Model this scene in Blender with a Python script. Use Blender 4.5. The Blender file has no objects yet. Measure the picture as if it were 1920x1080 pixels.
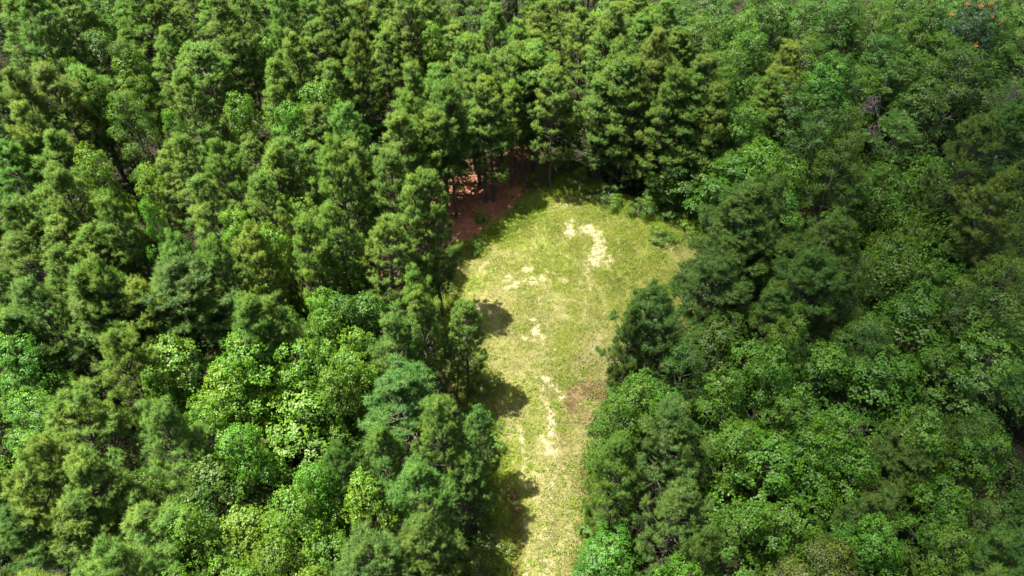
import bpy, math, random
import numpy as np

random.seed(11)
rng = np.random.default_rng(11)
SC = bpy.context.scene
COL = SC.collection
R = math.radians

# ------------------------------------------------------------------ camera, sky, sun, exposure
CAM_H, PITCH, FPX = 44.0, 48.0, 1520.0
cam_data = bpy.data.cameras.new("camera")
cam_data.sensor_width = 36.0
cam_data.lens = 36.0 * FPX / 1920.0
cam_data.clip_end = 2000.0
cam = bpy.data.objects.new("camera", cam_data)
cam.location = (0, 0, CAM_H)
cam.rotation_euler = (R(90 - PITCH), 0, 0)
COL.objects.link(cam)
SC.camera = cam

SUN_ELEV = 71.0
SUN_FROM = (-1.0, 0.06)          # horizontal direction the light comes from
world = bpy.data.worlds.new("World")
SC.world = world
world.use_nodes = True
wn = world.node_tree.nodes
bg = wn["Background"]
sky = wn.new("ShaderNodeTexSky")
sky.sky_type = 'NISHITA'
sky.sun_disc = False
sky.sun_elevation = R(SUN_ELEV)
sky.sun_rotation = math.atan2(SUN_FROM[0], SUN_FROM[1])
world.node_tree.links.new(sky.outputs[0], bg.inputs[0])
bg.inputs[1].default_value = 0.05
sl = bpy.data.lights.new("sun", 'SUN')
sl.energy = 5.0
sl.angle = R(0.5)
sl.color = (1.0, 0.95, 0.86)
so = bpy.data.objects.new("sun", sl)
from mathutils import Vector
hd = Vector((SUN_FROM[0], SUN_FROM[1], 0)).normalized() * math.cos(R(SUN_ELEV))
sd = Vector((hd.x, hd.y, math.sin(R(SUN_ELEV))))
so.rotation_euler = sd.to_track_quat('Z', 'Y').to_euler()
so.location = (-30, 0, 80)
COL.objects.link(so)
SC.view_settings.view_transform = 'Standard'
SC.view_settings.look = 'None'
SC.view_settings.exposure = 1.85
SC.view_settings.gamma = 1.0
SC.view_settings.use_curve_mapping = False
SC.render.engine = 'CYCLES'
SC.cycles.max_bounces = 5
SC.cycles.diffuse_bounces = 3
SC.cycles.glossy_bounces = 2
SC.cycles.transmission_bounces = 3
SC.cycles.transparent_max_bounces = 8
SC.cycles.volume_bounces = 1
SC.cycles.use_denoising = True

# ------------------------------------------------------------------ geometry helpers
CP, SP = math.cos(R(PITCH)), math.sin(R(PITCH))
def ray(px, py, h=0.0):
    """world point at height h seen at photo pixel (1920 x 1080)"""
    px = np.asarray(px, float); py = np.asarray(py, float)
    dx = (px - 960.0); dy = FPX * CP + (540.0 - py) * SP; dz = -FPX * SP + (540.0 - py) * CP
    t = (h - CAM_H) / dz
    return dx * t, dy * t
def project(x, y, z):
    zz = z - CAM_H
    depth = y * CP - zz * SP
    up = y * SP + zz * CP
    return 960 + FPX * x / depth, 540 - FPX * up / depth, depth

def inside(poly, x, y):
    x = np.asarray(x, float); y = np.asarray(y, float)
    r = np.zeros(x.shape, bool)
    n = len(poly)
    for i in range(n):
        x0, y0 = poly[i]; x1, y1 = poly[(i + 1) % n]
        c = ((y0 > y) != (y1 > y)) & (x < (x1 - x0) * (y - y0) / ((y1 - y0) or 1e-9) + x0)
        r ^= c
    return r
def seg_dist(pts, x, y):
    """distance to a polyline"""
    d = np.full(np.shape(x), 1e9)
    for (x0, y0), (x1, y1) in zip(pts[:-1], pts[1:]):
        vx, vy = x1 - x0, y1 - y0
        t = np.clip(((x - x0) * vx + (y - y0) * vy) / (vx * vx + vy * vy + 1e-9), 0, 1)
        d = np.minimum(d, np.hypot(x - x0 - t * vx, y - y0 - t * vy))
    return d
def _hash(ix, iy, s):
    v = np.sin(ix * 127.1 + iy * 311.7 + s * 74.7) * 43758.5453
    return v - np.floor(v)
def vnoise(x, y, s=0):
    ix, iy = np.floor(x), np.floor(y)
    fx, fy = x - ix, y - iy
    fx = fx * fx * (3 - 2 * fx); fy = fy * fy * (3 - 2 * fy)
    a, b = _hash(ix, iy, s), _hash(ix + 1, iy, s)
    c, d = _hash(ix, iy + 1, s), _hash(ix + 1, iy + 1, s)
    return (a * (1 - fx) + b * fx) * (1 - fy) + (c * (1 - fx) + d * fx) * fy
def fbm(x, y, s=0, o=4):
    r = 0; a = 0.5; t = 0
    for i in range(o):
        r = r + a * vnoise(x * 2 ** i + 17.3 * i, y * 2 ** i - 9.1 * i, s + i); t += a; a *= 0.55
    return r / t
def sstep(a, b, v):
    t = np.clip((v - a) / (b - a), 0, 1)
    return t * t * (3 - 2 * t)

def foliage_mesh(name, v, f, mat, attrs, nrm):
    """leaf mesh whose shading normals lean towards the clump they grow on; faces wound to agree"""
    v = np.asarray(v); fn = np.cross(v[f[:, 1]] - v[f[:, 0]], v[f[:, 2]] - v[f[:, 0]]); fn = unit(fn)
    flip = (fn * nrm[f[:, 0]]).sum(1) < 0
    f = f.copy(); f[flip] = f[flip][:, ::-1]; fn[flip] *= -1
    vn = np.zeros_like(v); 
    for c in range(3): vn[f[:, c]] += fn
    vn = unit(unit(vn) * attrs.pop('_own') + nrm)
    me = mesh_np(name, v, f, mat, attrs, True)
    me.normals_split_custom_set_from_vertices(vn.astype(np.float32))
    return me
def mesh_np(name, verts, faces, mat, attrs=None, smooth=False):
    """faces: (n,3) or (n,4) array, or a list of two such arrays"""
    if not isinstance(faces, list): faces = [faces]
    faces = [np.asarray(f) for f in faces if len(f)]
    me = bpy.data.meshes.new(name)
    verts = np.asarray(verts, np.float32)
    me.vertices.add(len(verts)); me.vertices.foreach_set("co", verts.ravel())
    tot = sum(f.size for f in faces); npoly = sum(len(f) for f in faces)
    me.loops.add(tot); me.loops.foreach_set("vertex_index", np.concatenate([f.ravel() for f in faces]).astype(np.int32))
    me.polygons.add(npoly)
    sizes = np.concatenate([np.full(len(f), f.shape[1], np.int32) for f in faces])
    me.polygons.foreach_set("loop_start", np.concatenate([[0], np.cumsum(sizes)[:-1]]).astype(np.int32))
    me.polygons.foreach_set("loop_total", sizes)
    me.polygons.foreach_set("use_smooth", np.full(npoly, smooth))
    for k, v in (attrs or {}).items():
        a = me.attributes.new(k, 'FLOAT', 'POINT'); a.data.foreach_set("value", np.asarray(v, np.float32))
    me.update(calc_edges=True)
    if mat: me.materials.append(mat)
    return me
def link(name, data, parent=None):
    o = bpy.data.objects.new(name, data); COL.objects.link(o)
    if parent: o.parent = parent
    return o

class Tubes:
    def __init__(s): s.v = []; s.f = []; s.n = 0
    def add(s, pts, radii, k=5):
        pts = np.asarray(pts, float); radii = np.asarray(radii, float)
        d = np.gradient(pts, axis=0); d /= np.linalg.norm(d, axis=1)[:, None] + 1e-9
        ref = np.array([0.31, 0.17, 0.93]) if abs(d[:, 2]).mean() < 0.8 else np.array([1.0, 0.1, 0.0])
        a = np.cross(d, ref); a /= np.linalg.norm(a, axis=1)[:, None] + 1e-9
        b = np.cross(d, a)
        th = np.arange(k) * 2 * math.pi / k
        ring = pts[:, None, :] + radii[:, None, None] * (np.cos(th)[None, :, None] * a[:, None, :] + np.sin(th)[None, :, None] * b[:, None, :])
        s.v.append(ring.reshape(-1, 3))
        m = len(pts)
        i = np.arange(m - 1)[:, None] * k; j = np.arange(k)[None, :]; j2 = (j + 1) % k
        q = np.stack([i + j, i + j2, i + k + j2, i + k + j], -1).reshape(-1, 4) + s.n
        s.f.append(q); s.n += m * k
    def mesh(s, name, mat): return mesh_np(name, np.concatenate(s.v), np.concatenate(s.f), mat, smooth=True)

def unit(v): return v / (np.linalg.norm(v, axis=-1, keepdims=True) + 1e-9)

# ------------------------------------------------------------------ materials
def new_mat(name):
    m = bpy.data.materials.new(name); m.use_nodes = True
    nt = m.node_tree; nt.nodes.clear()
    return m, nt.nodes, nt.links
def rgb(c): return (c[0], c[1], c[2], 1.0)

def foliage_mat(name, dark, light, trans, tf=0.3, rough=0.55, spec=0.35):
    """object colour tints the leaves, the point attribute 'tint' varies them shoot by shoot"""
    m, n, l = new_mat(name)
    out = n.new("ShaderNodeOutputMaterial")
    at = n.new("ShaderNodeAttribute"); at.attribute_name = "tint"
    oi = n.new("ShaderNodeObjectInfo")
    mix = n.new("ShaderNodeMix"); mix.data_type = 'RGBA'
    l.new(at.outputs["Fac"], mix.inputs["Factor"]); mix.inputs["A"].default_value = rgb(dark); mix.inputs["B"].default_value = rgb(light)
    mul = n.new("ShaderNodeMix"); mul.data_type = 'RGBA'; mul.blend_type = 'MULTIPLY'; mul.inputs["Factor"].default_value = 1
    geo = n.new("ShaderNodeNewGeometry"); nz = n.new("ShaderNodeTexNoise"); nz.inputs["Scale"].default_value = .85; nz.inputs["Detail"].default_value = 3; nz.inputs["Roughness"].default_value = .65
    l.new(geo.outputs["Position"], nz.inputs["Vector"])
    mr = n.new("ShaderNodeMapRange"); mr.inputs["From Min"].default_value = .34; mr.inputs["From Max"].default_value = .66; l.new(nz.outputs[0], mr.inputs["Value"])
    hv = n.new("ShaderNodeMix"); hv.data_type = 'RGBA'; hv.inputs["A"].default_value = (.78, .90, 1.0, 1); hv.inputs["B"].default_value = (1.24, 1.08, .90, 1)
    l.new(mr.outputs[0], hv.inputs["Factor"])
    m0 = n.new("ShaderNodeMix"); m0.data_type = 'RGBA'; m0.blend_type = 'MULTIPLY'; m0.inputs["Factor"].default_value = 1
    l.new(mix.outputs["Result"], m0.inputs["A"]); l.new(hv.outputs["Result"], m0.inputs["B"])
    l.new(m0.outputs["Result"], mul.inputs["A"]); l.new(oi.outputs["Color"], mul.inputs["B"])
    pb = n.new("ShaderNodeBsdfPrincipled")
    l.new(mul.outputs["Result"], pb.inputs["Base Color"])
    pb.inputs["Roughness"].default_value = rough
    pb.inputs["Specular IOR Level"].default_value = spec
    tr = n.new("ShaderNodeBsdfTranslucent")
    mt = n.new("ShaderNodeMix"); mt.data_type = 'RGBA'; mt.blend_type = 'MULTIPLY'; mt.inputs["Factor"].default_value = 1
    l.new(mul.outputs["Result"], mt.inputs["A"]); mt.inputs["B"].default_value = rgb(trans)
    l.new(mt.outputs["Result"], tr.inputs["Color"])
    ms = n.new("ShaderNodeMixShader"); ms.inputs[0].default_value = tf
    l.new(pb.outputs[0], ms.inputs[1]); l.new(tr.outputs[0], ms.inputs[2])
    l.new(ms.outputs[0], out.inputs[0])
    return m
M_NEEDLE = foliage_mat("pine_needles", (0.030, 0.070, 0.012), (0.126, 0.222, 0.034), (1.5, 1.4, .7), 0.32, 0.55, 0.18)
M_LEAF = foliage_mat("broad_leaves", (0.018, 0.056, 0.006), (0.122, 0.232, 0.022), (1.7, 1.5, 0.6), 0.34, 0.42, 0.30)

def bark_mat(name, c1, c2, scale=6):
    m, n, l = new_mat(name)
    out = n.new("ShaderNodeOutputMaterial"); pb = n.new("ShaderNodeBsdfPrincipled")
    tc = n.new("ShaderNodeTexCoord"); mp = n.new("ShaderNodeMapping"); mp.inputs["Scale"].default_value = (scale, scale, scale * 0.25)
    ns = n.new("ShaderNodeTexNoise"); ns.inputs["Scale"].default_value = 2.0; ns.inputs["Detail"].default_value = 4
    l.new(tc.outputs["Object"], mp.inputs[0]); l.new(mp.outputs[0], ns.inputs[0])
    mix = n.new("ShaderNodeMix"); mix.data_type = 'RGBA'; mix.inputs["A"].default_value = rgb(c1); mix.inputs["B"].default_value = rgb(c2)
    l.new(ns.outputs[0], mix.inputs["Factor"]); l.new(mix.outputs["Result"], pb.inputs["Base Color"])
    pb.inputs["Roughness"].default_value = 0.9
    bp = n.new("ShaderNodeBump"); bp.inputs["Strength"].default_value = 0.6; l.new(ns.outputs[0], bp.inputs["Height"]); l.new(bp.outputs[0], pb.inputs["Normal"])
    l.new(pb.outputs[0], out.inputs[0])
    return m
M_PBARK = bark_mat("pine_bark", (0.045, 0.034, 0.028), (0.13, 0.10, 0.08))
M_BBARK = bark_mat("grey_bark", (0.06, 0.05, 0.04), (0.17, 0.15, 0.12))
M_DEAD = bark_mat("dead_wood", (0.045, 0.035, 0.03), (0.13, 0.105, 0.095))

# ------------------------------------------------------------------ foliage builders
def blades(base, axis, length, width, tint, fold=None):
    """one triangle per needle"""
    n = len(base)
    r = unit(rng.normal(size=(n, 3)))
    side = unit(np.cross(axis, r)) * (width * 0.5)[:, None]
    v = np.stack([base - side, base + side, base + axis * length[:, None]], 1).reshape(-1, 3)
    f = np.arange(n * 3).reshape(-1, 3)
    return v, f, np.repeat(tint, 3)

def tufts(pos, axis, n_each, ln, wd, tint, spread=(35, 85), along=0.26):
    """needle tufts: n_each needles around each shoot tip"""
    k = len(pos)
    P = np.repeat(pos, n_each, 0); A = np.repeat(axis, n_each, 0)
    m = len(P)
    t = rng.random(m)
    base = P - A * (along * (1 - t))[:, None]
    r = unit(np.cross(A, unit(rng.normal(size=(m, 3)))))
    ang = np.radians(spread[0] + (spread[1] - spread[0]) * (1 - t) * (0.6 + 0.4 * rng.random(m)) - 12 * rng.random(m))
    d = unit(A * np.cos(ang)[:, None] + r * np.sin(ang)[:, None])
    L = ln * (0.75 + 0.45 * rng.random(m))
    tt = np.clip(np.repeat(tint, n_each) + rng.normal(0, 0.10, m) + 0.18 * (t - 0.5), 0, 1)
    vv, ff, t3 = blades(base, d, L, np.full(m, wd), tt)
    return vv, ff, t3, np.repeat(unit(A * 0.9 + d * 0.5 + np.array([0, 0, 0.25])), 3, 0)

def make_pine(seed, H=12.0, RR=2.3, cb=0.30, dens=1.0, round_top=0.5, nl=0.20):
    rs = np.random.default_rng(seed)
    tb = Tubes()
    n = 12
    z = np.linspace(0, H * 0.985, n)
    sx, sy = rs.normal(0, 0.10, 2)
    tx = sx * np.sin(z / H * 3.1 + rs.random() * 6) + rs.normal(0, .03, n); ty = sy * np.sin(z / H * 2.7 + rs.random() * 6) + rs.normal(0, .03, n)
    tx -= tx[0]; ty -= ty[0]
    tb.add(np.stack([tx, ty, z], 1), 0.15 * (1 - z / H) ** 0.8 + 0.015, 7)
    for _ in range(16):
        zd = H * rs.uniform(.12, cb + .22); a = rs.random() * 6.28; L = rs.uniform(.5, 1.5)
        x_, y_ = np.interp(zd, z, tx), np.interp(zd, z, ty)
        p1 = np.array([x_ + L * .55 * math.cos(a), y_ + L * .55 * math.sin(a), zd + .05 * L]); a += rs.normal(0, .3)
        tb.add(np.stack([[x_, y_, zd], p1, p1 + [L * .45 * math.cos(a), L * .45 * math.sin(a), rs.normal(0, .12)]]), [.018, .012, .004], 3)
    pos, ax, ti = [], [], []
    zz = H * cb
    while zz < H * 0.985:
        t = (zz - H * cb) / (H * (1 - cb))
        prof = (1 - t ** (1.7 + 1.5 * round_top)) ** 0.8 * (0.70 + 0.30 * min(1, t * 3.2 + 0.2))
        nb = rs.integers(4, 6)
        a0 = rs.random() * 6.28
        for i in range(nb):
            L = RR * prof * rs.uniform(0.70, 1.12) + 0.15
            if rs.random() < 0.10: L *= 1.22
            az = a0 + i * 6.283 / nb + rs.normal(0, 0.25)
            el = R(5 + 50 * t ** 1.2 + rs.normal(0, 7))
            zb = min(H * .98, zz + rs.normal(0, 0.24))
            cx, cy = np.interp(zb, z, tx), np.interp(zb, z, ty)
            m = 6
            s = np.linspace(0, 1, m)
            up = np.cumsum(np.sin(el + s * R(32))) / m * L; ho = np.cumsum(np.cos(el + s * R(32))) / m * L
            up -= up[0]; ho -= ho[0]
            wob = rs.normal(0, 0.05, m).cumsum() * L * 0.3
            pts = np.stack([cx + ho * math.cos(az) - wob * math.sin(az), cy + ho * math.sin(az) + wob * math.cos(az), zb + up], 1)
            if L > 0.5: tb.add(pts, (0.012 + 0.016 * L) * (1 - s * 0.85), 4)
            dirb = unit(pts[-1] - pts[-2])
            old = 0.0 if t > 0.25 else -0.18
            # puffs of needle tufts at the tip and on side shoots
            nt = max(1, int((1.2 + L * 2.0) * dens))
            for j in range(nt + 1):
                u = 1.0 if j == nt else 1 - (rs.random() ** 1.15) * (0.70 if L > 0.8 else 0.5)
                p = np.array([np.interp(u, s, pts[:, c]) for c in range(3)])
                if j == nt: d = unit(dirb + np.array([0, 0, 0.35])); q = p + d * 0.10
                else:
                    sd = 1 if j % 2 else -1
                    side = np.array([-math.sin(az), math.cos(az), 0]) * sd
                    d = unit(dirb * 0.75 + side * rs.uniform(0.35, 1.0) + np.array([0, 0, rs.uniform(0.0, 0.6)]))
                    l2 = min(0.95, 0.22 + (1 - u) * L * 0.6) * rs.uniform(0.7, 1.2)
                    q = p + d * l2
                    tb.add(np.stack([p, q]), [0.012, 0.005], 3)
                    d = unit(d + np.array([0, 0, 0.45]))
                pr = rs.uniform(0.17, 0.30) * (0.8 + 0.2 * min(1, L))
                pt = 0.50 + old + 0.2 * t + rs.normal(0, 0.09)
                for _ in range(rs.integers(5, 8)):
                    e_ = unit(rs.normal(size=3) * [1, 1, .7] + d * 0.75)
                    pos.append(q + e_ * pr * [1, 1, .8]); ax.append(unit(e_ + d * .5 + [0, 0, .25])); ti.append(pt + 0.10 * e_[2])  # upper tufts of a puff tinted lighter, imitating light from above
        zz += rs.uniform(0.42, 0.66) * (1.15 - 0.4 * t)
    top = np.array([tx[-1], ty[-1], z[-1]])
    pos.append(top + [0, 0, 0.15]); ax.append(np.array([0, 0, 1.0])); ti.append(0.9)
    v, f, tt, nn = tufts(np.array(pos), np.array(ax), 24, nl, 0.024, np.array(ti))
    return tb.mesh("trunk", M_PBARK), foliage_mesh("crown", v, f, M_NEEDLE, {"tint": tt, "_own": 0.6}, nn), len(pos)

def leaf_quads(base, d, nrm, ln, wd, tint):
    """folded kite leaves, two triangles each"""
    side = unit(np.cross(d, nrm)) * (wd * 0.5)[:, None]
    mid = base + d * (ln * 0.45)[:, None]
    tip = base + d * ln[:, None] - nrm * (ln * 0.14)[:, None]
    drop = nrm * (wd * 0.16)[:, None]
    v = np.stack([base, mid - side + drop, tip, mid + side + drop], 1).reshape(-1, 3)
    i = np.arange(len(base))[:, None] * 4
    f = np.concatenate([i + [0, 1, 2], i + [0, 2, 3]], 0)
    return v, f, np.repeat(tint, 4)

def rosettes(pos, axis, n_each, ln, asp, tint, spread=0.12, up=0.6, tv=0.10):
    P = np.repeat(pos, n_each, 0); A = np.repeat(axis, n_each, 0); m = len(P)
    r = unit(np.cross(A, unit(rng.normal(size=(m, 3)))))
    base = P + r * (spread * rng.random(m))[:, None] + rng.normal(0, spread * 0.55, (m, 3))
    d = unit(r + A * rng.uniform(-0.35, 0.75, m)[:, None] - np.array([0, 0, 0.15]))
    nrm = unit(A * 0.8 + np.array([0, 0, up]) + rng.normal(0, 0.45, (m, 3)))
    nrm = unit(nrm - d * (nrm * d).sum(1)[:, None])
    L = ln * (0.65 + 0.6 * rng.random(m))
    vv, ff, t4 = leaf_quads(base, d, nrm, L, L * asp, np.clip(np.repeat(tint, n_each) + rng.normal(0, tv, m), 0, 1))
    return vv, ff, t4, np.repeat(unit(A + r * 0.3), 4, 0)

def make_broad(seed, H=11.0, RR=2.6, cb=0.22, leaf=0.20, asp=0.85, nl=28, per=34, n_each=8, pointy=0.3, gap=0.12, flat=0.8):
    rs = np.random.default_rng(seed)
    tb = Tubes()
    zc0 = H * cb
    n = 9; z = np.linspace(0, H * 0.93, n)
    tx = rs.normal(0, .10, n).cumsum() * 0.5; ty = rs.normal(0, .10, n).cumsum() * 0.5; tx -= tx[0]; ty -= ty[0]
    tb.add(np.stack([tx, ty, z], 1), 0.17 * (1 - z / H) ** 0.8 + 0.012, 7)
    pos, ax, ti = [], [], []
    ga = 2.399963
    off = rs.random() * 6.28
    for i in range(nl):
        u = (i + 0.5) / nl                      # 0 bottom .. 1 top
        zt = zc0 + (H * 0.95 - zc0) * (u ** 0.85)
        t = (zt - zc0) / (H - zc0)
        prof = math.sin(math.pi * min(1, 0.16 + 0.84 * t ** (0.75 + 0.0 * pointy))) ** (0.55 + 0.5 * pointy) if t < 0.98 else 0.1
        prof = max(0.12, prof)
        rad = RR * prof * rs.uniform(0.38, 0.88)
        az = off + i * ga + rs.normal(0, 0.3)
        c = np.array([np.interp(zt, z, tx) + rad * math.cos(az), np.interp(zt, z, ty) + rad * math.sin(az), zt])
        lr = RR * rs.uniform(0.24, 0.46) * (0.75 + 0.25 * prof)
        # limb
        zb = max(zc0 * 0.8, zt - rad * rs.uniform(0.7, 1.2))
        b = np.array([np.interp(zb, z, tx), np.interp(zb, z, ty), zb])
        mid = (b + c) / 2 + [0, 0, -0.08 * rad]
        tb.add(np.stack([b, mid, c]), [0.02 + 0.018 * rad, 0.02 + .008 * rad, 0.008], 4)
        k = int(per * (lr / (RR * 0.37)) ** 2)
        dirs = unit(rs.normal(size=(k, 3)) + np.array([0.75 * math.cos(az), 0.75 * math.sin(az), 0.75]))
        rr = lr * np.where(rs.random(k) < 0.72, rs.uniform(0.82, 1.12, k), rs.uniform(0.35, 0.85, k))
        p = c + dirs * rr[:, None] * np.array([1, 1, flat])
        lump = rs.normal(0, 0.07)
        for q in range(k):
            if rs.random() < gap: continue
            pos.append(p[q]); ax.append(unit(dirs[q] + np.array([0, 0, 0.5])))
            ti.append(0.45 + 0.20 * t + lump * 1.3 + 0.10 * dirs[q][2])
            if q % 5 == 0: tb.add(np.stack([c, p[q]]), [0.010, 0.004], 3)
    # leader sprig
    top = np.array([tx[-1], ty[-1], z[-1]])
    for _ in range(8):
        pos.append(top + rs.normal(0, 0.22, 3) + [0, 0, 0.25]); ax.append(np.array([0, 0, 1.0])); ti.append(0.75)
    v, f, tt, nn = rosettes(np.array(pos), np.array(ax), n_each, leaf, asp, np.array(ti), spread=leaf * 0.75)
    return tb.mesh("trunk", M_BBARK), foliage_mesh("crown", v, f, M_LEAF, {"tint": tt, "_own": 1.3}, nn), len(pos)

def fronds(pos, d, length, tint, pairs=8, leaf=0.11):
    """arching pinnate leaves"""
    k = len(pos)
    s = np.linspace(0.15, 1, pairs)
    L = length * (0.75 + 0.5 * rng.random(k))
    P = pos[:, None, :] + d[:, None, :] * (s[None, :, None] * L[:, None, None]) + np.array([0, 0, -1.0]) * (0.45 * (s ** 2)[None, :, None] * L[:, None, None] * 0.8)
    side = unit(np.cross(d, np.array([0, 0, 1.0])))
    tang = unit(d[:, None, :] * 1.0 + np.array([0, 0, -0.7]) * s[None, :, None])
    vs, fs, ts, o = [], [], [], 0
    for sg in (-1, 1):
        dd = unit(side[:, None, :] * sg + tang * 0.55 + np.array([0, 0, -0.12])).reshape(-1, 3)
        nr = unit(np.cross(dd, tang.reshape(-1, 3)) * sg + rng.normal(0, .12, (k * pairs, 3)))
        nr = np.where(nr[:, 2:3] < 0, -nr, nr)
        ll = np.full(k * pairs, leaf) * (0.8 + 0.4 * rng.random(k * pairs))
        v, f, t = leaf_quads(P.reshape(-1, 3), dd, nr, ll, ll * 0.38, np.clip(np.repeat(tint, pairs) + rng.normal(0, .05, k * pairs), 0, 1))
        vs.append(v); fs.append(f + o); ts.append(t); o += len(v)
    return np.concatenate(vs), np.concatenate(fs), np.concatenate(ts)

def make_feathery(seed, H=9.0, RR=3.0, cb=0.3, n_l=20, length=0.62, leaf=0.15, per=26):
    rs = np.random.default_rng(seed)
    tb = Tubes()
    z = np.linspace(0, H * 0.9, 8); tx = rs.normal(0, .12, 8).cumsum() * .5; ty = rs.normal(0, .12, 8).cumsum() * .5; tx -= tx[0]; ty -= ty[0]
    tb.add(np.stack([tx, ty, z], 1), 0.14 * (1 - z / H) ** .8 + .012, 7)
    pos, dr, ti = [], [], []
    for i in range(n_l):
        u = (i + .5) / n_l
        zt = H * (cb + (0.97 - cb) * u)
        rad = RR * math.sqrt(max(0.05, 1 - (u * 0.98) ** 2.2)) * rs.uniform(.55, 1.0)
        az = i * 2.4 + rs.normal(0, .3)
        b = np.array([np.interp(zt - rad * .5, z, tx), np.interp(zt - rad * .5, z, ty), max(zt - rad * .5, H * cb * .6)])
        c = np.array([b[0] + rad * math.cos(az), b[1] + rad * math.sin(az), zt])
        mid = (b + c) / 2 + [0, 0, .12 * rad]
        tb.add(np.stack([b, mid, c]), [.02 + .015 * rad, .02, .008], 4)
        for q in range(per):
            w = rs.uniform(0.3, 1.05)
            p = b * (1 - w) ** 2 + 2 * mid * w * (1 - w) + c * w * w + rs.normal(0, .22, 3) * [1, 1, .5]
            a = az + rs.normal(0, 1.1)
            pos.append(p); dr.append(unit(np.array([math.cos(a), math.sin(a), rs.uniform(.15, .8)]))); ti.append(.4 + .25 * u + rs.normal(0, .08))
    v, f, t = fronds(np.array(pos), np.array(dr), length, np.array(ti), 8, leaf)
    return tb.mesh("trunk", M_BBARK), mesh_np("crown", v, f, M_LEAF, {"tint": t}), len(pos)

PINES = [make_pine(100 + i, 12, r, cb, de, rt) for i, (r, cb, de, rt) in enumerate(
    [(2.7, .28, 1, .3), (3.0, .25, 1, .6), (2.5, .34, 1, .2), (3.1, .30, .95, .8), (2.8, .22, 1.05, .5), (2.9, .38, .9, .4), (2.6, .26, 1, .7), (3.0, .33, .9, .9), (3.0, .46, 1, .5), (3.1, .07, 1, .6)])]
PINE_R = [2.7, 3.0, 2.5, 3.1, 2.8, 2.9, 2.6, 3.0, 3.0, 3.1]
BROADS = [make_broad(200 + i, **k) for i, k in enumerate([
    dict(leaf=0.148, nl=26, per=44, n_each=11), dict(leaf=0.135, nl=30, per=46, pointy=.6, n_each=11), dict(leaf=0.161, nl=24, per=44, gap=.18, n_each=11), dict(leaf=0.122, nl=32, per=50, n_each=12, pointy=.1),
    dict(leaf=0.139, nl=28, per=44, pointy=.8, n_each=11), dict(leaf=0.117, nl=34, per=48, n_each=12, gap=.06, pointy=.2)])]
FINES = [make_broad(300 + i, **k) for i, k in enumerate([
    dict(leaf=.13, asp=.6, nl=34, per=56, n_each=9, flat=.5), dict(leaf=.12, asp=.55, nl=30, per=60, n_each=9, pointy=.2, flat=.45), dict(leaf=.14, asp=.5, nl=36, per=50, n_each=9, flat=.4, pointy=.5)])]
FEATH = [make_feathery(400 + i, **k) for i, k in enumerate([dict(), dict(length=.75, leaf=.19, n_l=18), dict(length=.5, leaf=.13, n_l=26, per=30)])]
VINES = [make_broad(500 + i, H=5.0, RR=3.4, cb=.02, leaf=.17, asp=.8, nl=46, per=34, n_each=7, pointy=-.3, gap=.03, flat=.7) for i in range(2)]
SHRUBS = [make_broad(600 + i, H=2.4, RR=1.4, cb=.02, leaf=.13, asp=.6, nl=14, per=24, n_each=7, pointy=0, gap=.1, flat=.8) for i in range(2)]
SPEC = {  # kind: (prototypes, proto height, proto radius list, default height, name, category, base colour)
    'P': (PINES, 12.0, PINE_R, 11.4, 'pine_tree'),
    'B': (BROADS, 11.0, [2.6] * 6, 10.3, 'broadleaf_tree'),
    'D': (BROADS + FINES, 11.0, [2.6] * 9, 9.8, 'broadleaf_tree'),
    'Y': (FINES, 11.0, [2.6] * 3, 9.5, 'broadleaf_tree'),
    'F': (FEATH, 9.0, [3.2] * 3, 9.0, 'feathery_tree'),
    'V': (VINES, 5.0, [3.5] * 2, 5.2, 'vine_mound'),
    'S': (SHRUBS, 2.4, [1.4] * 2, 2.2, 'shrub'),
}

# ------------------------------------------------------------------ clearing outline (traced on the ground)
CLR_PX = [(1004, 372), (1060, 338), (1110, 352), (1175, 385), (1250, 398), (1330, 418), (1395, 470), (1395, 540), (1330, 610), (1260, 670),
          (1200, 715), (1165, 790), (1140, 870), (1120, 960), (1122, 1100), (1130, 1350), (925, 1350), (940, 1100), (935, 980), (922, 880), (900, 800),
          (872, 720), (852, 650), (835, 590), (812, 545), (808, 500), (835, 482), (892, 462), (948, 424)]
CLR = [tuple(float(c) for c in ray(x, y)) for x, y in CLR_PX]

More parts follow.
